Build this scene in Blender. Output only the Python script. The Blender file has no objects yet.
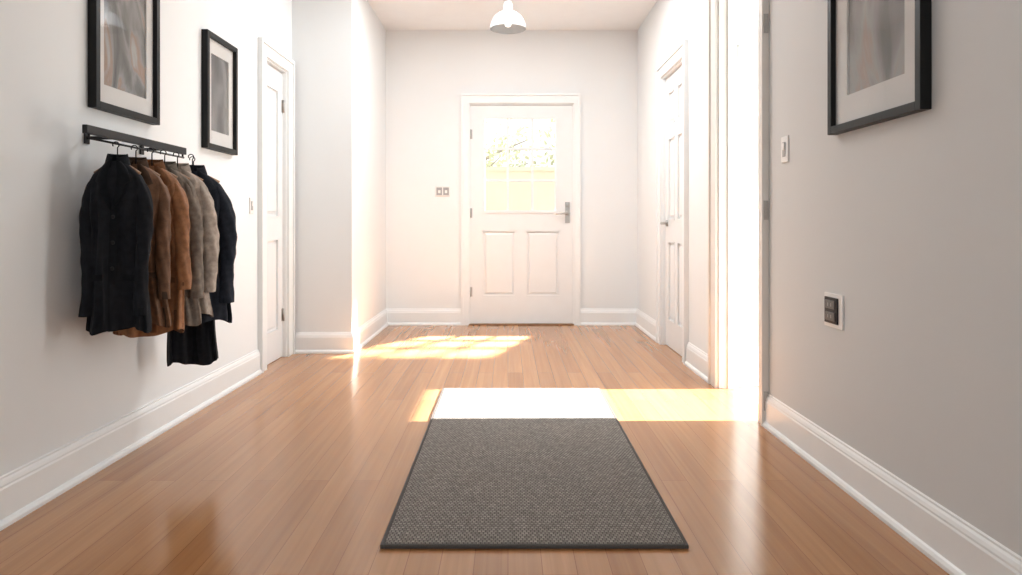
import bpy, bmesh, math, random
from mathutils import Vector, Matrix
random.seed(7)
S = bpy.context.scene
COL = S.collection
H = 0.95
try:
    S.view_settings.view_transform = 'Standard'
    S.view_settings.look = 'None'
except Exception as e:
    print(e)

# ---------------------------------------------------------------- materials
def new_mat(name):
    m = bpy.data.materials.new(name); m.use_nodes = True
    nt = m.node_tree; b = nt.nodes['Principled BSDF']
    return m, nt, b

def simple(name, col, rough=0.6, metal=0.0, var=0.04, scale=8, bump=0.0, bscale=200, spec=0.5, sheen=0):
    m, nt, b = new_mat(name)
    N = nt.nodes; L = nt.links
    tc = N.new('ShaderNodeTexCoord')
    nz = N.new('ShaderNodeTexNoise'); nz.inputs['Scale'].default_value = scale
    nz.inputs['Detail'].default_value = 3
    L.new(tc.outputs['Object'], nz.inputs['Vector'])
    cr = N.new('ShaderNodeValToRGB')
    cr.color_ramp.elements[0].position = 0.3; cr.color_ramp.elements[1].position = 0.7
    cr.color_ramp.elements[0].color = (*[max(0, c*(1-var)) for c in col], 1)
    cr.color_ramp.elements[1].color = (*[min(1, c*(1+var)) for c in col], 1)
    L.new(nz.outputs['Fac'], cr.inputs['Fac']); L.new(cr.outputs['Color'], b.inputs['Base Color'])
    b.inputs['Roughness'].default_value = rough
    b.inputs['Metallic'].default_value = metal
    b.inputs['Specular IOR Level'].default_value = spec
    if sheen: b.inputs['Sheen Weight'].default_value = sheen
    if bump:
        n2 = N.new('ShaderNodeTexNoise'); n2.inputs['Scale'].default_value = bscale
        L.new(tc.outputs['Object'], n2.inputs['Vector'])
        bp = N.new('ShaderNodeBump'); bp.inputs['Strength'].default_value = bump
        bp.inputs['Distance'].default_value = 0.002
        L.new(n2.outputs['Fac'], bp.inputs['Height']); L.new(bp.outputs['Normal'], b.inputs['Normal'])
    return m

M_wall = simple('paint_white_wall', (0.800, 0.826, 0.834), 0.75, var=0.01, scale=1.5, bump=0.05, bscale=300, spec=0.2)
M_wallr = simple('paint_wall_shaded', (0.640, 0.648, 0.645), 0.7, var=0.01, scale=1.5, bump=0.05, bscale=300, spec=0.25)  # near right wall: its shade is put into a darker wall colour
M_ceil = simple('paint_ceiling', (0.83, 0.865, 0.885), 0.85, var=0.01, spec=0.1)
M_trim = simple('paint_trim', (0.84, 0.86, 0.862), 0.35, var=0.01)
M_door = simple('paint_door', (0.80, 0.82, 0.825), 0.35, var=0.01)
M_jamb = simple('jamb_warm', (0.76, 0.74, 0.70), 0.45, var=0.03)
M_ext = simple('exterior_bounce_absorber', (0.035, 0.045, 0.045), 0.6, var=0.1)  # dark unseen outer faces, added to stop spot bounce lighting the garden
M_black = simple('black_wood_frame', (0.008, 0.008, 0.008), 0.45, var=0.2, spec=0.2)
M_blackm = simple('black_metal', (0.012, 0.012, 0.014), 0.45, metal=0.0, var=0.1, spec=0.25)
M_chrome = simple('brushed_nickel', (0.45, 0.44, 0.42), 0.3, metal=1.0, var=0.05, scale=60)
M_mat = simple('mat_board', (0.62, 0.615, 0.60), 0.9, var=0.01)
M_plastic = simple('white_plastic', (0.8, 0.79, 0.77), 0.35, var=0.01)
M_greyp = simple('grey_plastic', (0.35, 0.35, 0.35), 0.4, var=0.03)
M_dgrey = simple('dark_grey_plastic', (0.10, 0.10, 0.10), 0.4, var=0.03)
M_enamel = simple('white_enamel', (0.54, 0.565, 0.58), 0.25, var=0.01)
M_hwood = simple('hanger_wood', (0.25, 0.13, 0.06), 0.4, var=0.2, scale=20)
M_tile = simple('pale_stone_tile', (0.30, 0.28, 0.25), 0.5, var=0.05)
M_blackbtn = simple('button_horn', (0.012,0.011,0.011), 0.6, var=0.2, spec=0.2)

def wood_floor():
    m, nt, b = new_mat('oak_plank_floor'); N = nt.nodes; L = nt.links
    tc = N.new('ShaderNodeTexCoord')
    mp = N.new('ShaderNodeMapping'); mp.inputs['Rotation'].default_value = (0, 0, math.radians(90))
    L.new(tc.outputs['Object'], mp.inputs['Vector'])
    br = N.new('ShaderNodeTexBrick')
    br.offset = 0.37; br.offset_frequency = 2
    br.inputs['Scale'].default_value = 1.0
    br.inputs['Brick Width'].default_value = 1.9
    br.inputs['Row Height'].default_value = 0.095
    br.inputs['Mortar Size'].default_value = 0.0010
    br.inputs['Mortar Smooth'].default_value = 0.3
    br.inputs['Bias'].default_value = 0.0
    br.inputs['Color1'].default_value = (0.385, 0.176, 0.070, 1)
    br.inputs['Color2'].default_value = (0.485, 0.240, 0.102, 1)
    br.inputs['Mortar'].default_value = (0.24, 0.10, 0.04, 1)
    L.new(mp.outputs['Vector'], br.inputs['Vector'])
    mp2 = N.new('ShaderNodeMapping'); mp2.inputs['Scale'].default_value = (38, 1.0, 1)
    L.new(tc.outputs['Object'], mp2.inputs['Vector'])
    nz = N.new('ShaderNodeTexNoise'); nz.inputs['Scale'].default_value = 1.0; nz.inputs['Detail'].default_value = 6
    nz.inputs['Distortion'].default_value = 0.8
    L.new(mp2.outputs['Vector'], nz.inputs['Vector'])
    cr = N.new('ShaderNodeValToRGB')
    cr.color_ramp.elements[0].position = 0.25; cr.color_ramp.elements[0].color = (0.82, 0.79, 0.76, 1)
    cr.color_ramp.elements[1].position = 0.75; cr.color_ramp.elements[1].color = (1.08, 1.08, 1.08, 1)
    L.new(nz.outputs['Fac'], cr.inputs['Fac'])
    mx = N.new('ShaderNodeMix'); mx.data_type = 'RGBA'; mx.blend_type = 'MULTIPLY'
    mx.inputs['Factor'].default_value = 1.0
    L.new(br.outputs['Color'], mx.inputs['A']); L.new(cr.outputs['Color'], mx.inputs['B'])
    L.new(mx.outputs['Result'], b.inputs['Base Color'])
    b.inputs['Specular IOR Level'].default_value = 0.6
    b.inputs['Roughness'].default_value = 0.18
    return m
M_floor = wood_floor()

def rug_mat():
    m, nt, b = new_mat('woven_grey_rug'); N = nt.nodes; L = nt.links
    tc = N.new('ShaderNodeTexCoord')
    br = N.new('ShaderNodeTexBrick'); br.offset = 0.5
    br.inputs['Scale'].default_value = 1.0
    br.inputs['Brick Width'].default_value = 0.0125
    br.inputs['Row Height'].default_value = 0.0135
    br.inputs['Mortar Size'].default_value = 0.0026
    br.inputs['Mortar Smooth'].default_value = 1.0
    br.inputs['Color1'].default_value = (0.35, 0.320, 0.290, 1)
    br.inputs['Color2'].default_value = (0.250, 0.228, 0.207, 1)
    br.inputs['Mortar'].default_value = (0.090, 0.081, 0.072, 1)
    L.new(tc.outputs['Object'], br.inputs['Vector'])
    nz = N.new('ShaderNodeTexNoise'); nz.inputs['Scale'].default_value = 90
    L.new(tc.outputs['Object'], nz.inputs['Vector'])
    mx = N.new('ShaderNodeMix'); mx.data_type = 'RGBA'; mx.blend_type = 'OVERLAY'; mx.inputs['Factor'].default_value = 0.5
    L.new(br.outputs['Color'], mx.inputs['A']); L.new(nz.outputs['Fac'], mx.inputs['B'])
    L.new(mx.outputs['Result'], b.inputs['Base Color'])
    b.inputs['Roughness'].default_value = 0.95; b.inputs['Specular IOR Level'].default_value = 0.1
    bp = N.new('ShaderNodeBump'); bp.inputs['Strength'].default_value = 0.7; bp.inputs['Distance'].default_value = 0.004; bp.invert = True
    L.new(br.outputs['Fac'], bp.inputs['Height']); L.new(bp.outputs['Normal'], b.inputs['Normal'])
    return m
M_rug = rug_mat()
M_rugedge = simple('rug_binding', (0.085, 0.075, 0.068), 0.95, var=0.15, scale=200)

def fabric(name, col, var=0.25, rough=0.9, spec=0.15):
    return simple(name, col, rough, var=var, scale=45, bump=0.5, bscale=600, spec=spec, sheen=0.03)

def art_mat(name, cols, scale, axis='Z', seed=0.0):
    m, nt, b = new_mat(name); N = nt.nodes; L = nt.links
    tc = N.new('ShaderNodeTexCoord')
    mp = N.new('ShaderNodeMapping'); mp.inputs['Location'].default_value = (seed, seed, seed)
    mp.inputs['Scale'].default_value = (1, 1, 0.45)
    L.new(tc.outputs['Object'], mp.inputs['Vector'])
    nz = N.new('ShaderNodeTexNoise'); nz.inputs['Scale'].default_value = scale; nz.inputs['Detail'].default_value = 4
    nz.inputs['Distortion'].default_value = 1.0
    L.new(mp.outputs['Vector'], nz.inputs['Vector'])
    cr = N.new('ShaderNodeValToRGB')
    els = cr.color_ramp.elements
    while len(els) < len(cols): els.new(0.5)
    for i, (p, c) in enumerate(cols):
        els[i].position = p; els[i].color = (*c, 1)
    L.new(nz.outputs['Fac'], cr.inputs['Fac']); L.new(cr.outputs['Color'], b.inputs['Base Color'])
    b.inputs['Roughness'].default_value = 0.6
    return m

def glass_mat(name):
    m = bpy.data.materials.new(name); m.use_nodes = True
    nt = m.node_tree; N = nt.nodes; L = nt.links
    for n in list(N): N.remove(n)
    o = N.new('ShaderNodeOutputMaterial'); mx = N.new('ShaderNodeMixShader')
    t = N.new('ShaderNodeBsdfTransparent'); g = N.new('ShaderNodeBsdfGlossy'); g.inputs['Roughness'].default_value = 0.03
    lw = N.new('ShaderNodeLayerWeight'); lw.inputs['Blend'].default_value = 0.5
    pw = N.new('ShaderNodeMath'); pw.operation = 'POWER'; pw.inputs[1].default_value = 4
    ma = N.new('ShaderNodeMath'); ma.operation = 'MULTIPLY_ADD'; ma.inputs[1].default_value = 0.8; ma.inputs[2].default_value = 0.05
    L.new(lw.outputs['Facing'], pw.inputs[0]); L.new(pw.outputs[0], ma.inputs[0])
    L.new(ma.outputs[0], mx.inputs[0]); L.new(t.outputs[0], mx.inputs[1]); L.new(g.outputs[0], mx.inputs[2])
    L.new(mx.outputs[0], o.inputs[0])
    return m
M_glass = glass_mat('clear_glass')

# ---------------------------------------------------------------- mesh builder
class MB:
    def __init__(s): s.v = []; s.f = []; s.mi = []; s.mats = []; s.sm = []
    def m(s, mat):
        if mat not in s.mats: s.mats.append(mat)
        return s.mats.index(mat)
    def poly(s, pts, mat, smooth=False):
        i = len(s.v); s.v += [tuple(p) for p in pts]; s.f.append(tuple(range(i, i+len(pts)))); s.mi.append(s.m(mat)); s.sm.append(smooth)
    def box(s, x0, x1, y0, y1, z0, z1, mat, back=None):
        i = len(s.v)
        s.v += [(x0,y0,z0),(x1,y0,z0),(x1,y1,z0),(x0,y1,z0),(x0,y0,z1),(x1,y0,z1),(x1,y1,z1),(x0,y1,z1)]
        for n, q in enumerate([(0,3,2,1),(4,5,6,7),(0,1,5,4),(1,2,6,5),(2,3,7,6),(3,0,4,7)]):
            mm = back if (back is not None and n == 4) else mat
            s.f.append(tuple(i+k for k in q)); s.mi.append(s.m(mm)); s.sm.append(False)
    def frustum(s, x0, x1, z0, z1, yb, yt, ins, mat):
        i = len(s.v)
        s.v += [(x0,yb,z0),(x1,yb,z0),(x1,yb,z1),(x0,yb,z1),(x0+ins,yt,z0+ins),(x1-ins,yt,z0+ins),(x1-ins,yt,z1-ins),(x0+ins,yt,z1-ins)]
        for q in [(4,5,6,7),(0,1,5,4),(1,2,6,5),(2,3,7,6),(3,0,4,7)]:
            s.f.append(tuple(i+k for k in q)); s.mi.append(s.m(mat)); s.sm.append(False)
    def loft(s, rings, mat, cap0=True, cap1=True, smooth=True, closed=True):
        i = len(s.v); n = len(rings[0])
        for r in rings: s.v += [tuple(p) for p in r]
        k = s.m(mat)
        for a in range(len(rings)-1):
            for b in range(n if closed else n-1):
                c = (b+1) % n
                s.f.append((i+a*n+b, i+a*n+c, i+(a+1)*n+c, i+(a+1)*n+b)); s.mi.append(k); s.sm.append(smooth)
        if cap0: s.f.append(tuple(i+b for b in reversed(range(n)))); s.mi.append(k); s.sm.append(False)
        if cap1: s.f.append(tuple(i+(len(rings)-1)*n+b for b in range(n))); s.mi.append(k); s.sm.append(False)
    def cyl(s, p0, p1, r0, r1, mat, n=16):
        p0 = Vector(p0); p1 = Vector(p1); d = (p1-p0).normalized()
        u = d.orthogonal().normalized(); w = d.cross(u)
        rings = [[p + (u*math.cos(2*math.pi*k/n)+w*math.sin(2*math.pi*k/n))*r for k in range(n)] for p, r in ((p0,r0),(p1,r1))]
        s.loft(rings, mat)
    def tube(s, pts, r, mat, n=10):
        pts = [Vector(p) for p in pts]; rings = []
        rs = r if isinstance(r, (list, tuple)) else [r]*len(pts)
        u = None
        for i, p in enumerate(pts):
            d = (pts[min(i+1, len(pts)-1)] - pts[max(i-1, 0)]).normalized()
            if u is None: u = d.orthogonal().normalized()
            else: u = (u - d*u.dot(d)).normalized()
            w = d.cross(u)
            rings.append([p + (u*math.cos(2*math.pi*k/n)+w*math.sin(2*math.pi*k/n))*rs[i] for k in range(n)])
        s.loft(rings, mat)
    def lathe(s, prof, mat, c=(0,0,0), n=40, cap=False):
        rings = [[(c[0]+r*math.cos(2*math.pi*k/n), c[1]+r*math.sin(2*math.pi*k/n), c[2]+z) for k in range(n)] for r, z in prof]
        s.loft(rings, mat, cap, cap)
    def obj(s, name, M=None, parent=None, bevel=0, subd=0, fix=True):
        me = bpy.data.meshes.new(name); me.from_pydata(s.v, [], s.f)
        for m in s.mats: me.materials.append(m)
        for p, k, q in zip(me.polygons, s.mi, s.sm): p.material_index = k; p.use_smooth = q
        if fix:
            bm = bmesh.new(); bm.from_mesh(me); bmesh.ops.recalc_face_normals(bm, faces=bm.faces); bm.to_mesh(me); bm.free()
        me.update()
        o = bpy.data.objects.new(name, me); COL.objects.link(o)
        if parent: o.parent = parent
        if M is not None: o.matrix_local = M
        if bevel:
            b = o.modifiers.new('bevel', 'BEVEL'); b.width = bevel; b.segments = 2; b.limit_method = 'ANGLE'
        if subd:
            b = o.modifiers.new('sub', 'SUBSURF'); b.levels = subd; b.render_levels = subd
        return o

def empty(name, M=None):
    e = bpy.data.objects.new(name, None); COL.objects.link(e); e.empty_display_size = 0.1
    if M is not None: e.matrix_world = M
    return e

# ---------------------------------------------------------------- room shell
XL, XR, XF, YB, YP, CZ = -1.605, 1.23, -1.16, 6.65, 5.2, 2.80
Y0 = -1.6
LD = (4.60, 5.06, 2.06)      # left door opening y0,y1,z
RD = (4.86, 5.57, 2.12)      # right panel door
RO = (3.38, 4.08, 2.36)      # right open doorway
BD = (-0.372, 0.627, 2.105)  # back door opening x0,x1,z

b = MB(); b.box(XL-0.1, XR+0.1, Y0, YB+0.06, -0.08, 0, M_floor); b.obj('floor')
b = MB(); b.box(XR+0.1, 3.3, Y0, YB+0.06, -0.08, -0.001, M_tile); b.obj('floor_sideroom')
b = MB(); b.box(XL-0.1, 3.3, Y0, YB+0.06, CZ, CZ+0.1, M_ceil); b.obj('ceiling')

b = MB()
b.box(XL-0.1, XL, Y0, LD[0], 0, CZ, M_wall)
b.box(XL-0.1, XL, LD[0], LD[1], LD[2], CZ, M_wall)
b.box(XL-0.1, XL, LD[1], YP, 0, CZ, M_wall)
b.box(XL-0.1, XL-0.07, LD[0], LD[1], 0, LD[2], M_wall)
b.obj('wall_left')
b = MB(); b.box(XL-0.1, XF, YP, YB+0.06, 0, CZ, M_wall, back=M_ext); b.obj('wall_recess')
b = MB()
b.box(XF, BD[0], YB, YB+0.06, 0, CZ, M_wall, back=M_ext)
b.box(BD[1], XR, YB, YB+0.06, 0, CZ, M_wall, back=M_ext)
b.box(BD[0], BD[1], YB, YB+0.06, BD[2], CZ, M_wall, back=M_ext)
b.obj('wall_back')
b = MB()
T = 0.1
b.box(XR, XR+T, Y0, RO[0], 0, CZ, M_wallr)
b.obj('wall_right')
b = MB()
b.box(XR, XR+T, RO[0], RO[1], RO[2], CZ, M_wall)
b.box(XR, XR+T, RO[1], RD[0], 0, CZ, M_wall)
b.box(XR, XR+T, RD[0], RD[1], RD[2], CZ, M_wall)
b.box(XR, XR+T, RD[1], YB+0.06, 0, CZ, M_wall)
b.box(XR+0.08, XR+T, RD[0], RD[1], 0, RD[2], M_wall)
b.obj('wall_right_far')
# side room
b = MB(); b.box(XR+T, 3.3, 4.75, 4.85, 0, CZ, M_wall); b.obj('wall_sideroom_back')
b = MB(); b.box(XR+T, 3.3, 2.4, 2.5, 0, CZ, M_wall); b.obj('wall_sideroom_front')
b = MB()
b.box(3.2, 3.3, 2.5, 4.75, 2.42, CZ, M_wall)
b.box(3.2, 3.3, 2.5, 2.75, 0, 2.42, M_wall)
b.box(3.2, 3.3, 4.6, 4.75, 0, 2.42, M_wall)
b.obj('wall_sideroom_right')

# baseboards: profile (out, z)
PROF = [(0,0),(0.030,0),(0.030,0.012),(0.024,0.022),(0.018,0.026),(0.018,0.118),(0.015,0.124),(0.015,0.130),(0.011,0.140),(0.006,0.146),(0.006,0.152),(0,0.155)]
def baseboard(name, p0, p1, nrm, m0=0, m1=0):
    """run from p0 to p1 on wall plane, nrm = direction out of wall; m0/m1 = mitre sign"""
    p0 = Vector((*p0, 0)); p1 = Vector((*p1, 0)); n = Vector((*nrm, 0)); d = (p1-p0).normalized()
    b = MB()
    r0 = [p0 + n*o + d*(o*m0) + Vector((0,0,z)) for o, z in PROF]
    r1 = [p1 + n*o - d*(o*m1) + Vector((0,0,z)) for o, z in PROF]
    b.loft([r0, r1], M_trim, smooth=False)
    return b.obj(name)
baseboard('baseboard_left', (XL, Y0), (XL, LD[0]-0.115), (1, 0))
baseboard('baseboard_recess_front', (XL+0.03, YP), (XF+0.0, YP), (0, -1), 0, -1)
baseboard('baseboard_recess', (XF, YP), (XF, YB), (1, 0), -1, 1)
baseboard('baseboard_back', (XF, YB), (BD[0]-0.075, YB), (0, -1), 1, 0)
baseboard('baseboard_back_right', (BD[1]+0.06, YB), (XR, YB), (0, -1), 0, 1)
baseboard('baseboard_right_far', (XR, YB), (XR, RD[1]+0.1), (-1, 0), 1, 0)
baseboard('baseboard_right_mid', (XR, RD[0]-0.1), (XR, RO[1]+0.12), (-1, 0))
baseboard('baseboard_right', (XR, RO[0]-0.08), (XR, Y0), (-1, 0))

# ---------------------------------------------------------------- casings (trim)
def casing_local(w0, w1, h, cw0, cw1, ch, th=0.022, mat=None, name='trim', M=None, depth=0.1):
    """opening w0..w1 (local x), front toward -y at y=0"""
    mat = mat or M_trim
    b = MB()
    bb = 0.018
    b.box(w0-cw0+bb, w0, -th, 0, 0, h, mat)
    b.box(w1, w1+cw1-bb, -th, 0, 0, h, mat)
    b.box(w0-cw0+bb, w1+cw1-bb, -th, 0, h, h+ch-bb, mat)
    b.box(w0-cw0-0.004, w0-cw0+bb, -th-0.010, 0, 0, h+ch-bb, mat)
    b.box(w1+cw1-bb, w1+cw1+0.004, -th-0.010, 0, 0, h+ch-bb, mat)
    b.box(w0-cw0-0.004, w1+cw1+0.004, -th-0.011, 0, h+ch-bb, h+ch+0.004, mat)
    j = 0.012
    b.box(w0, w0+j, -0.004, depth, 0, h-j, mat)
    b.box(w1-j, w1, -0.004, depth, 0, h-j, mat)
    b.box(w0, w1, -0.004, depth, h-j, h, mat)
    # door stops
    if depth > 0.09:
        b.box(w0+j, w0+j+0.012, depth*0.45, depth*0.8, 0, h-j, mat)
        b.box(w1-j-0.012, w1-j, depth*0.45, depth*0.8, 0, h-j, mat)
    return b.obj(name, M=M)

Mback = Matrix.Translation((0, YB, 0))
Mright = Matrix(((0,1,0,XR),(-1,0,0,0),(0,0,1,0),(0,0,0,1)))
Mleft = Matrix(((0,-1,0,XL),(1,0,0,0),(0,0,1,0),(0,0,0,1)))
casing_local(BD[0], BD[1], BD[2], 0.07, 0.055, 0.09, name='trim_back_door', M=Mback, depth=0.06)
casing_local(-RD[1], -RD[0], RD[2], 0.095, 0.09, 0.09, name='trim_panel_door', M=Mright, depth=0.08)
casing_local(LD[0], LD[1], LD[2], 0.11, 0.105, 0.09, name='trim_left_door', M=Mleft, depth=0.07)
casing_local(-RO[1], -RO[0], RO[2], 0.115, 0.075, 0.1, name='trim_open_doorway', M=Mright, depth=0.1, mat=M_jamb)
b = MB(); b.box(BD[0], BD[1], YB-0.02, YB+0.06, 0, 0.012, M_hwood); b.obj('door_threshold', bevel=0.003)

# ---------------------------------------------------------------- doors
def door(name, w, h, panels, M, window=None, mat=M_door, th=0.042, knob=None, hinges=None, cut=None, back=None):
    """local: x 0..w, z 0..h, front y=0, back y=th. panels list (x0,x1,z0,z1) recessed."""
    root = empty(name, M)
    b = MB()
    holes = list(panels) + ([window] if window else [])
    xs = sorted(set([0, w] + [round(p[0],4) for p in holes] + [round(p[1],4) for p in holes]))
    zs = sorted(set([0, h] + [round(p[2],4) for p in holes] + [round(p[3],4) for p in holes]))
    for i in range(len(xs)-1):
        for j in range(len(zs)-1):
            cx = (xs[i]+xs[i+1])/2; cz = (zs[j]+zs[j+1])/2
            if any(p[0] < cx < p[1] and p[2] < cz < p[3] for p in holes): continue
            b.box(xs[i], xs[i+1], 0, th, zs[j], zs[j+1], mat, back)
    b.obj('slab', parent=root)
    b = MB()
    for p in panels:
        b.box(p[0], p[1], 0.014, th-0.014, p[2], p[3], mat, back)
        g = 0.022
        b.frustum(p[0]+g, p[1]-g, p[2]+g, p[3]-g, 0.014, 0.003, 0.018, mat)
        for (a0,a1,c0,c1) in ((p[0],p[0]+0.01,p[2],p[3]),(p[1]-0.01,p[1],p[2],p[3]),(p[0],p[1],p[2],p[2]+0.01),(p[0],p[1],p[3]-0.01,p[3])):
            b.box(a0, a1, -0.003, 0.016, c0, c1, mat)
    b.obj('panels', parent=root)
    if window:
        x0, x1, z0, z1 = window
        b = MB(); b.poly([(x0, th*0.5, z0), (x1, th*0.5, z0), (x1, th*0.5, z1), (x0, th*0.5, z1)], M_glass); b.obj('glass', parent=root)
        b = MB(); f = 0.016
        for (a0,a1,c0,c1) in ((x0-0.012,x0+f,z0-0.012,z1+0.012),(x1-f,x1+0.012,z0-0.012,z1+0.012),(x0+f,x1-f,z0-0.012,z0+f),(x0+f,x1-f,z1-f,z1+0.012)):
            b.box(a0, a1, -0.008, th+0.004, c0, c1, mat, back)
        for k in (1, 2):
            xx = x0+(x1-x0)*k/3; zz = z0+(z1-z0)*k/3
            b.box(xx-0.011, xx+0.011, 0.0, th*0.5, z0+f, z1-f, mat, back)
            b.box(x0+f, x1-f, 0.001, th*0.5, zz-0.011, zz+0.011, mat, back)
            b.box(xx-0.011, xx+0.011, th*0.5, th, z0+f, z1-f, back or mat, back)
            b.box(x0+f, x1-f, th*0.5, th-0.001, zz-0.011, zz+0.011, back or mat, back)
        b.obj('muntins', parent=root)
    if hinges:
        b = MB()
        for hx, hz in hinges:
            b.cyl((hx, -0.008, hz-0.045), (hx, -0.008, hz+0.045), 0.007, 0.007, M_chrome)
            b.box(hx-0.02, hx+0.02, -0.002, 0.001, hz-0.045, hz+0.045, M_chrome)
        b.obj('hinges', parent=root)
    if knob: knob(root)
    return root

def lever_handle(x, z, direction=-1, plate=True, bolt=True):
    def f(root):
        b = MB()
        if plate: b.box(x-0.022, x+0.022, -0.008, 0.0, z-0.09, z+0.11, M_chrome)
        b.cyl((x, 0, z), (x, -0.012, z), 0.026, 0.024, M_chrome, 24)
        b.cyl((x, -0.01, z), (x, -0.05, z), 0.010, 0.010, M_chrome)
        b.tube([(x-0.002*direction, -0.048, z), (x+direction*0.03, -0.052, z+0.002), (x+direction*0.07, -0.053, z), (x+direction*0.115, -0.048, z-0.004)], [0.010,0.010,0.009,0.007], M_chrome, 12)
        if bolt:
            b.cyl((x, 0, z+0.08), (x, -0.016, z+0.08), 0.02, 0.018, M_chrome, 20)
            b.box(x-0.004, x+0.004, -0.03, -0.012, z+0.065, z+0.095, M_chrome)
        b.obj('handle', parent=root, bevel=0.0015)
    return f

wl = 0.975; x0 = BD[0]+0.012
door('door_1', wl, 2.075, [(0.115, 0.435, 0.255, 0.885), (0.53, 0.855, 0.255, 0.885)],
     Matrix.Translation((x0, YB+0.012, 0.014)), window=(0.125, 0.825, 1.06, 1.965),
     knob=lever_handle(0.925, 1.045, -1), hinges=[(0.0, 0.3), (0.0, 1.05), (0.0, 1.8)], th=0.04, back=M_ext)
w2 = RD[1]-RD[0]-0.024
def six(w, h):
    L = []; s = 0.10; mid = 0.09
    a = (s, w/2-mid/2); c = (w/2+mid/2, w-s)
    for z0, z1 in ((0.2, 0.82), (0.98, 1.62), (1.72, h-0.12)):
        L += [(a[0], a[1], z0, z1), (c[0], c[1], z0, z1)]
    return L
door('door_2', w2, 2.10, six(w2, 2.10), Mright @ Matrix.Translation((-RD[1]+0.012, 0.022, 0.004)),
     knob=lever_handle(0.06, 0.96, 1, plate=False, bolt=False), hinges=[(w2, 0.3), (w2, 1.85)])
w3 = LD[1]-LD[0]-0.024
door('door_3', w3, 2.04, [(0.09, w3-0.09, 0.2, 0.85), (0.09, w3-0.09, 1.0, 1.9)], Mleft @ Matrix.Translation((LD[0]+0.012, 0.022, 0.004)),
     knob=None, hinges=[(w3, 0.3), (w3, 1.8)])
Mop = Matrix.Translation((XR+T+0.005, RO[1]+0.005, 0.006)) @ Matrix.Rotation(math.radians(8), 4, 'Z')
door('door_4', 0.68, 2.3, six(0.68, 2.3), Mop, hinges=[(0.0, 0.25), (0.0, 1.1), (0.0, 1.95)])
b = MB()
for z in (1.02, 0.12, 1.9):
    b.box(XR-0.024, XR-0.004, RO[0]-0.083, RO[0]-0.0795, z-0.045, z+0.045, M_chrome)
b.obj('door_hinge_plate')

# ---------------------------------------------------------------- rug
b = MB()
b.box(-0.375+0.012, 0.53-0.012, 2.05+0.012, 4.03-0.012, 0.001, 0.014, M_rug)
for q in ((-0.375,-0.363,2.05,4.03),(0.518,0.53,2.05,4.03),(-0.363,0.518,2.05,2.062),(-0.363,0.518,4.018,4.03)):
    b.box(q[0], q[1], q[2], q[3], 0.001, 0.0125, M_rugedge)
b.obj('runner_rug', bevel=0.002)

# ---------------------------------------------------------------- picture frames
def frame(name, w0, w1, z0, z1, M, art, fw=0.028, matw=0.075, depth=0.035, mb=None):
    root = empty(name, M @ Matrix.Translation(((w0+w1)/2, 0, (z0+z1)/2)))
    hw = (w1-w0)/2; hh = (z1-z0)/2
    b = MB()
    for q in ((-hw,-hw+fw,-hh,hh),(hw-fw,hw,-hh,hh),(-hw+fw,hw-fw,-hh,-hh+fw),(-hw+fw,hw-fw,hh-fw,hh)):
        b.box(q[0], q[1], -depth, -0.001, q[2], q[3], M_black)
    b.obj('moulding', parent=root, bevel=0.0015)
    mb_ = mb if mb is not None else matw
    b = MB()
    ax0, ax1, az0, az1 = -hw+fw+matw, hw-fw-matw, -hh+fw+mb_, hh-fw-mb_
    for q in ((-hw+fw,ax0,-hh+fw,hh-fw),(ax1,hw-fw,-hh+fw,hh-fw),(ax0,ax1,-hh+fw,az0),(ax0,ax1,az1,hh-fw)):
        b.box(q[0], q[1], -0.016, -0.002, q[2], q[3], M_mat)
    b.obj('mat_board', parent=root)
    b = MB(); b.box(ax0, ax1, -0.010, -0.002, az0, az1, art); b.obj('print', parent=root)
    b = MB(); b.poly([(-hw+fw,-0.022,-hh+fw),(hw-fw,-0.022,-hh+fw),(hw-fw,-0.022,hh-fw),(-hw+fw,-0.022,hh-fw)], M_glass); b.obj('glass', parent=root)
A1 = art_mat('print_botanical', [(0.34,(0.02,0.018,0.016)),(0.45,(0.09,0.085,0.08)),(0.52,(0.20,0.20,0.19)),(0.58,(0.24,0.14,0.09)),(0.66,(0.30,0.30,0.29))], 5.5, seed=3.1)
A2 = art_mat('print_silhouette', [(0.38,(0.015,0.015,0.018)),(0.5,(0.06,0.06,0.065)),(0.62,(0.15,0.15,0.15))], 5.0, seed=1.7)
A3 = art_mat('print_mist', [(0.34,(0.06,0.055,0.05)),(0.46,(0.16,0.15,0.14)),(0.54,(0.25,0.25,0.24)),(0.60,(0.28,0.20,0.15)),(0.68,(0.36,0.36,0.35))], 5.0, seed=8.2)
frame('picture_frame', 2.67, 3.16, 1.40, 2.13, Mleft, A1, matw=0.055, mb=0.075)
frame('picture_frame.001', 3.66, 4.07, 1.355, 1.975, Mleft, A2, matw=0.06, mb=0.075)
frame('picture_frame.002', -2.62, -2.03, 1.286, 2.11, Mright, A3, matw=0.085, mb=0.10)

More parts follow.
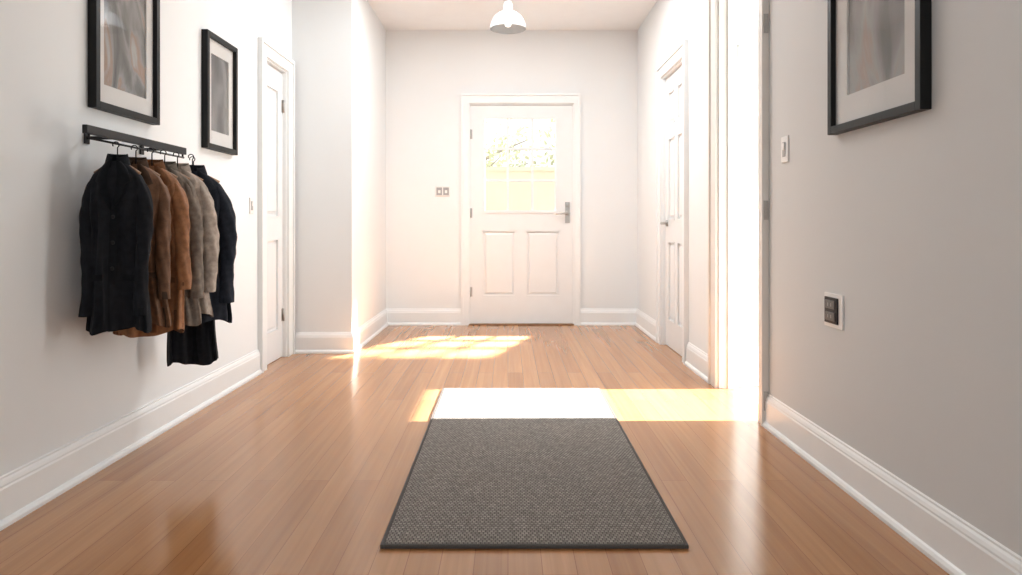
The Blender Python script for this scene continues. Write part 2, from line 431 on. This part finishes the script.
# ---------------------------------------------------------------- switches, outlets
def plate(name, M, c, z, w, h, kind):
    root = empty(name, M @ Matrix.Translation((c, 0, z)))
    b = MB(); b.box(-w/2, w/2, -0.007, 0, -h/2, h/2, M_plastic); b.obj('cover_plate', parent=root, bevel=0.002)
    b = MB()
    if kind == 'switch':
        b.box(-w*0.2, w*0.2, -0.010, -0.006, -h*0.28, h*0.28, M_greyp)
        b.box(-w*0.16, w*0.16, -0.014, -0.009, -h*0.02, h*0.24, M_plastic)
    elif kind == 'double':
        for s in (-1, 1):
            b.box(s*w*0.23-w*0.19, s*w*0.23+w*0.19, -0.011, -0.006, -h*0.36, h*0.36, M_greyp)
            b.box(s*w*0.23-w*0.08, s*w*0.23+w*0.08, -0.015, -0.010, -h*0.18, h*0.1, M_plastic)
    elif kind == 'outlet':
        b.box(-w*0.40, w*0.30, -0.013, -0.006, -h*0.38, h*0.38, M_blackm)
        b.box(-w*0.30, w*0.20, -0.017, -0.012, h*0.05, h*0.30, M_dgrey)
        b.box(-w*0.30, w*0.20, -0.017, -0.012, -h*0.30, -h*0.05, M_dgrey)
        for zz in (h*0.17, -h*0.17):
            b.box(-w*0.15, -w*0.12, -0.0185, -0.016, zz-h*0.05, zz+h*0.05, M_greyp)
            b.box(w*0.02, w*0.05, -0.0185, -0.016, zz-h*0.05, zz+h*0.05, M_greyp)
    b.obj('insert', parent=root, bevel=0.001)
plate('light_switch', Mright, -3.10, 1.285, 0.075, 0.115, 'switch')
plate('wall_outlet', Mright, -2.635, 0.628, 0.145, 0.128, 'outlet')
plate('light_switch.001', Mback, -0.62, 1.27, 0.14, 0.10, 'double')
plate('light_switch.002', Mleft, 4.37, 1.07, 0.06, 0.10, 'switch')

# ---------------------------------------------------------------- pendant lamp
def pendant(x, y, zb):
    root = empty('pendant_lamp', Matrix.Translation((x, y, zb)))
    b = MB()
    prof = [(0.142,0.0),(0.143,0.006),(0.139,0.03),(0.128,0.065),(0.108,0.098),(0.080,0.122),(0.052,0.136),(0.040,0.142),(0.036,0.16),(0.036,0.195),(0.030,0.21),(0.016,0.218),(0.008,0.222)]
    inner = [(r-0.004 if r > 0.012 else 0.004, z-0.003 if i > 0 else z) for i, (r, z) in enumerate(prof[:9])]
    b.lathe(list(reversed(inner)) + prof, M_enamel); b.obj('shade', parent=root)
    b = MB(); b.cyl((0,0,0.2),(0,0,CZ-zb-0.02),0.006,0.006,M_chrome); b.obj('rod', parent=root)
    b = MB(); b.lathe([(0.0,CZ-zb-0.05),(0.03,CZ-zb-0.045),(0.05,CZ-zb-0.02),(0.052,CZ-zb)], M_enamel, cap=True); b.obj('canopy', parent=root)
    me, nt, bs = new_mat('bulb_glow'); bs.inputs['Emission Color'].default_value = (1,0.95,0.88,1); bs.inputs['Emission Strength'].default_value = 1.0
    b = MB(); b.lathe([(0.004,0.015),(0.02,0.02),(0.03,0.04),(0.03,0.055),(0.018,0.085),(0.013,0.13)], me, n=20, cap=True); b.obj('bulb', parent=root)
pendant(0.0, 5.5, 2.49)

# ---------------------------------------------------------------- coat rail
RX, RZ = -1.455, 1.270
rr = empty('coat_rail', Matrix.Identity(4))
b = MB()
b.box(RX-0.009, RX+0.009, 2.405, 3.15, RZ-0.004, RZ+0.026, M_blackm)
for y in (2.66, 3.06):
    b.box(XL+0.001, XL+0.008, y-0.015, y+0.015, RZ-0.012, RZ+0.034, M_blackm)
    b.box(XL+0.005, RX, y-0.006, y+0.006, RZ+0.005, RZ+0.017, M_blackm)
b.obj('bar', parent=rr, bevel=0.002)
b = MB()
b.cyl((RX, 2.43, RZ-0.018), (RX, 3.14, RZ-0.018), 0.004, 0.004, M_blackm)
for y in (2.43, 2.78, 3.13): b.cyl((RX, y, RZ), (RX, y, RZ-0.018), 0.004, 0.004, M_blackm)
b.obj('rod', parent=rr)

# ---------------------------------------------------------------- coats
def coat(name, y, theta, w, length, mat, lining, dark, seed, dep=0.045, slen=0.8, xc=RX+0.01, buttons=True):
    rnd = random.Random(seed)
    zt = RZ-0.018-0.068
    root = empty(name, Matrix.Translation((xc, y, zt)) @ Matrix.Rotation(math.radians(theta), 4, 'Z'))
    prof = [(0.0,0.34,0.62),(0.02,0.40,0.72),(0.045,0.58,0.80),(0.08,0.78,0.85),(0.12,0.90,0.92),(0.16,0.95,1.0),(0.25,0.93,1.05),(0.40,0.84,0.95),(0.55,0.86,1.0),(0.70,0.94,1.05),(0.85,1.0,1.1),(0.97,1.06,1.15),(1.0,1.06,1.15)]
    ph = [rnd.uniform(0, 6.28) for _ in range(4)]
    n = 84
    def pt(a, t, wf, df, off=0.0):
        c, s = math.cos(a), math.sin(a)
        ex = 0.75
        x = w*wf*math.copysign(abs(c)**ex, c)
        yy = dep*df*math.copysign(abs(s)**ex, s)
        fold = 0.022*min(1, t*1.4)*(0.7*math.sin(4*a+ph[0]+t*2)+0.5*math.sin(9*a+ph[1]-t*2.5)+0.3*math.sin(15*a+ph[2]+3*t))
        fold += 0.006*math.sin(20*t+5*a+ph[3])*math.sin(math.pi*min(1,t*2))
        yy += math.copysign(1, s)*fold*abs(s)**0.4
        x += 0.010*t*math.sin(7*t+ph[3])
        return Vector((x, yy, -length*t + 0.012*t*math.sin(3*a+ph[1])))
    def itp(t):
        for i in range(len(prof)-1):
            if prof[i][0] <= t <= prof[i+1][0]:
                f = (t-prof[i][0])/(prof[i+1][0]-prof[i][0])
                return prof[i][1]*(1-f)+prof[i+1][1]*f, prof[i][2]*(1-f)+prof[i+1][2]*f
        return prof[-1][1:]
    ts = [0,0.02,0.045,0.08,0.12,0.16]+[0.16+0.84*k/28 for k in range(1,29)]
    b = MB()
    rings = [[pt(2*math.pi*k/n, t, *itp(t)) for k in range(n)] for t in ts]
    b.loft(rings, mat, cap0=False, cap1=False)
    inn = [[Vector((p.x*0.94, p.y*0.86, p.z)) for p in rings[len(ts)-1-i]] for i in range(0, 5)]
    b.loft([rings[-1]]+inn, lining, cap0=False, cap1=True)
    b.obj('body', parent=root)
    def front(x, z, off=0.004):
        t = max(0, min(1, -z/length)); wf, df = itp(t)
        c = max(-0.98, min(0.98, x/(w*wf))); c = math.copysign(abs(c)**(1/0.75), c)
        a = -math.acos(c)
        p = pt(a, t, wf, df)
        return Vector((x, p.y-off, z))
    b = MB()
    xs = [-0.006, -0.003, 0.016, 0.019]
    rows = []
    for k in range(30):
        z = -length*(0.26+0.735*k/29)
        rows.append([front(xs[0], z, 0.0), front(xs[1], z, 0.005), front(xs[2], z, 0.005), front(xs[3], z, 0.0)])
    b.loft(rows, dark, cap0=False, cap1=False, closed=False)
    for s in (-1, 1):
        outer = [(0.022,0.0),(0.052*w/0.12,-0.030),(0.070*w/0.12,-0.075),(0.050*w/0.12,-0.085),(0.046*w/0.12,-0.120),(0.004,-length*0.29)]
        inner = [(0.010,-0.01),(0.014,-0.035),(0.016,-0.065),(0.014,-0.085),(0.010,-0.12),(0.0,-length*0.29)]
        ra, rb = [], []
        for (xo, zo), (xi, zi) in zip(outer, inner):
            ra.append(front(s*xi, zi, 0.006)); rb.append(front(s*xo, zo, 0.012))
        mid = [(a+c)/2+Vector((0,-0.005,0)) for a, c in zip(ra, rb)]
        rc = [front(s*xo, zo, -0.002) for xo, zo in outer]
        b.loft([ra, mid, rb, rc], dark, cap0=False, cap1=False, closed=False)
    for s in (-1, 1):
        z = -length*0.66; q = []
        for dz in (0.0, -0.022):
            q.append([front(s*w*f, z+dz-0.01*f, 0.005 if 0 < i < 4 else 0) for i, f in enumerate((0.3,0.32,0.5,0.68,0.70))])
        b.loft(q, dark, cap0=False, cap1=False, closed=False)
    b.obj('lapels', parent=root)
    if buttons:
        b = MB()
        for k in range(3):
            z = -length*(0.33+0.15*k); p = front(0.008, z, 0.005)
            b.cyl(p, p+Vector((0,-0.003,0)), 0.007, 0.006, M_blackbtn, 14)
        b.obj('buttons', parent=root)
    b = MB(); cr = []
    for zz, sc in ((-0.022,1.18),(-0.004,1.14),(0.018,1.00),(0.030,0.92),(0.026,0.86),(0.0,0.84)):
        ring = []
        for k in range(28):
            a = -math.pi/2+0.22+(2*math.pi-0.44)*k/27
            drop = 0.018*max(0, -math.sin(a))
            ring.append((w*0.36*sc*math.cos(a), dep*0.72*sc*math.sin(a), zz-drop))
        cr.append(ring)
    b.loft(cr, dark, cap0=False, cap1=False, closed=False); b.obj('collar', parent=root)
    for s in (-1, 1):
        b = MB()
        L = length*slen; K = 34; rings = []
        sw = rnd.uniform(-0.008, 0.008); p1 = rnd.uniform(0, 6.28)
        for k in range(K+1):
            t = k/K
            cx = s*(w*0.70 + w*0.22*min(1, t*3)**0.7 + 0.006*math.sin(t*5+seed) )
            cy = -0.004 - 0.036*t*t + sw*math.sin(3*t)
            cz = -0.058*length/0.63 - L*t*0.93
            r = (0.016+0.019*min(1, t*7)**0.5) if t < 0.15 else 0.035-0.009*(t-0.15)
            r *= w/0.115
            ring = []
            for j in range(28):
                a = 2*math.pi*j/28
                wr = 1+0.07*math.sin(2*a+t*9+p1)+0.06*math.sin(5*a-t*17+seed)+0.05*math.sin(t*38+2*a+p1)*(0.3+math.sin(math.pi*t))
                ring.append((cx+r*wr*math.cos(a)*0.9, cy+r*wr*math.sin(a)*1.0, cz+0.014*math.cos(a)*s*(-1)*(1-min(1,t*4))))
            rings.append(ring)
        b.loft(rings, mat, cap0=True, cap1=False)
        last = rings[-1]; cx = sum(p[0] for p in last)/28; cy = sum(p[1] for p in last)/28
        b.loft([last, [(cx+(p[0]-cx)*0.85, cy+(p[1]-cy)*0.85, p[2]+0.03) for p in last]], lining, cap0=False, cap1=True)
        b.obj('sleeve_'+('l' if s < 0 else 'r'), parent=root)
    b = MB()
    hook = [(0,0,-0.03),(0,0,0.040)]
    for k in range(11):
        a = math.radians(-60+27*k)
        hook.append((-0.011*math.cos(math.radians(-60))+0.011*math.cos(a), 0, 0.062+0.011*math.sin(a)))
    b.tube(hook, 0.0022, M_blackm, 8)
    b.tube([(-w*0.75,0,-0.045),(-w*0.4,0,-0.02),(0,0,-0.008),(w*0.4,0,-0.02),(w*0.75,0,-0.045)], 0.008, M_hwood, 10)
    b.obj('hanger', parent=root)
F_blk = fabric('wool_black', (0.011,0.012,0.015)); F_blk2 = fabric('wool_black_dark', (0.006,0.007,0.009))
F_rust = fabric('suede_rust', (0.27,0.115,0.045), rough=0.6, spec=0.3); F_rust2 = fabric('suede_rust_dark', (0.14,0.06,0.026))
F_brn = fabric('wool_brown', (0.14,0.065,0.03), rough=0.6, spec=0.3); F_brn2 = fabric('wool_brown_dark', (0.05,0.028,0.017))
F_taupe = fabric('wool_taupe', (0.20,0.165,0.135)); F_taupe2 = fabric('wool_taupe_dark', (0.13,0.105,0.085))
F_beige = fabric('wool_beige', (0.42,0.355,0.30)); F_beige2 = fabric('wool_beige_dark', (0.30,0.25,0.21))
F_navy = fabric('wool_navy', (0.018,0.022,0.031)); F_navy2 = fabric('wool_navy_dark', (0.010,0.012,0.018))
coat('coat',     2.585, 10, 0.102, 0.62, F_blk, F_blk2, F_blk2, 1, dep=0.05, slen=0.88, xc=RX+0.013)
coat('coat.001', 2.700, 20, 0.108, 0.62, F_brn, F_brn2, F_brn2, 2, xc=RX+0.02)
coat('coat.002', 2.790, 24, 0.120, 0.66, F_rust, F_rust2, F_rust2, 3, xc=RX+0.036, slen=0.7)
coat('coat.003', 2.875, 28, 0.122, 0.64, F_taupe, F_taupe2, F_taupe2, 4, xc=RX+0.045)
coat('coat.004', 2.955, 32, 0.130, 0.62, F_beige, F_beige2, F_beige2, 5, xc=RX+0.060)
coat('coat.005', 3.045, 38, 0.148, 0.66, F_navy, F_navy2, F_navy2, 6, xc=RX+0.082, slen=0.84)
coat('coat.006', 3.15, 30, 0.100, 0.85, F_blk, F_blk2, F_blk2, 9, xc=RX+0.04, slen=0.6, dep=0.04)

# ---------------------------------------------------------------- outside
M_ground = simple('garden_gravel', (0.50,0.47,0.41), 0.9, var=0.1, scale=10)
M_stucco = simple('cream_stucco', (0.97,0.86,0.66), 0.9, var=0.04, scale=2)
M_leaf = simple('leaf_green', (0.78,0.84,0.58), 0.6, var=0.25, scale=3)
M_bark = simple('bark', (0.5,0.44,0.38), 0.9, var=0.3)
b = MB(); b.box(-7, 9, YB+0.06, 16, -0.1, -0.02, M_ground); b.box(3.3, 9, -2, YB+0.06, -0.1, -0.02, M_ground); b.obj('ground')
b = MB(); b.box(-5, 5.4, 11, 11.2, -0.02, 1.8, M_stucco); b.box(-5,5.4,10.97,11.23,1.8,1.86,M_stucco); b.obj('wall_garden')
b = MB(); b.box(5.5, 5.8, 7.0, 15.5, -0.02, 6.0, M_stucco); b.box(5.44, 5.86, 6.95, 15.55, 6.0, 6.1, M_bark)
b.obj('garden_sun_blocker')  # unseen wall, added to keep the sun off the garden
def tree(name, x, y, hgt, rad, nl, seed):
    rnd = random.Random(seed); root = empty(name, Matrix.Translation((x, y, -0.02)))
    b = MB(); b.tube([(0,0,0),(0.05,0,hgt*0.4),(0,0.05,hgt*0.8),(0.05,0,hgt)], [0.1,0.08,0.05,0.02], M_bark)
    for k in range(8):
        a = rnd.uniform(0,6.28); z = hgt*rnd.uniform(0.4,0.85)
        b.tube([(0.02,0,z),(0.5*rad*math.cos(a),0.5*rad*math.sin(a),z+0.3),(0.9*rad*math.cos(a),0.9*rad*math.sin(a),z+0.5)], [0.03,0.02,0.008], M_bark, 6)
    b.obj('trunk', parent=root)
    b = MB()
    for k in range(nl):
        d = Vector((rnd.gauss(0,1), rnd.gauss(0,1), rnd.gauss(0,1))).normalized()*rad*rnd.random()**0.4
        c = Vector((0,0,hgt*0.85))+Vector((d.x, d.y, d.z*0.9))
        u = Vector((rnd.gauss(0,1), rnd.gauss(0,1), rnd.gauss(0,1))).normalized(); w = u.orthogonal().normalized()
        s = rnd.uniform(0.04,0.08)
        b.poly([c-u*s, c+w*s*0.5, c+u*s, c-w*s*0.5], M_leaf)
    b.obj('foliage', parent=root, fix=False)
tree('garden_tree', -0.7, 12.6, 2.6, 1.2, 1500, 3)
tree('garden_tree.001', 1.5, 13.2, 2.8, 1.1, 900, 4)

# ---------------------------------------------------------------- lights
W = bpy.data.worlds.new('sky'); S.world = W; W.use_nodes = True
bg = W.node_tree.nodes['Background']; bg.inputs[0].default_value = (0.965, 0.985, 1.0, 1); bg.inputs[1].default_value = 1.42

def look(o, d):
    o.rotation_euler = Vector(d).to_track_quat('-Z', 'Y').to_euler()
sun = bpy.data.lights.new('sun', 'SUN'); sun.energy = 46; sun.angle = math.radians(0.8); sun.color = (1, 0.955, 0.90)
o = bpy.data.objects.new('sun', sun); COL.objects.link(o); o.location = (8, 3.7, 6); look(o, (-1, -0.01, -0.645))

sp = bpy.data.lights.new('door_sunbeam', 'SPOT'); sp.energy = 24000; sp.spot_size = math.radians(25); sp.spot_blend = 0.05; sp.shadow_soft_size = 0.09; sp.color = (1, 0.96, 0.90)
o = bpy.data.objects.new('door_sunbeam', sp); COL.objects.link(o); o.location = (1.10, 8.55, 4.12); look(o, Vector((0.11, 6.67, 1.52))-Vector((1.10, 8.55, 4.12)))

def area(name, loc, d, sx, sy, en, col=(1,1,1)):
    l = bpy.data.lights.new(name, 'AREA'); l.shape = 'RECTANGLE'; l.size = sx; l.size_y = sy; l.energy = en; l.color = col
    o = bpy.data.objects.new(name, l); COL.objects.link(o); o.location = loc; look(o, d); return o
area('far_end_fill', (0.0, 4.9, 2.78), (0, 0, -1), 1.4, 0.9, 52, (0.98, 0.99, 1.0))  # added fill lamp below the ceiling, brightens the far end of the hall
area('sideroom_daylight', (3.15, 3.7, 1.3), (-1, 0, 0), 1.8, 2.2, 68, (0.97, 0.985, 1.0))

# ---------------------------------------------------------------- camera
cam = bpy.data.cameras.new('camera'); co = bpy.data.objects.new('camera', cam); COL.objects.link(co)
co.location = (0, 0, H); co.rotation_euler = (math.radians(90), 0, 0)
cam.sensor_width = 36; cam.lens = 36*700/1022; cam.shift_x = 3/1022; cam.shift_y = -62.5/1022
cam.clip_start = 0.05
S.camera = co
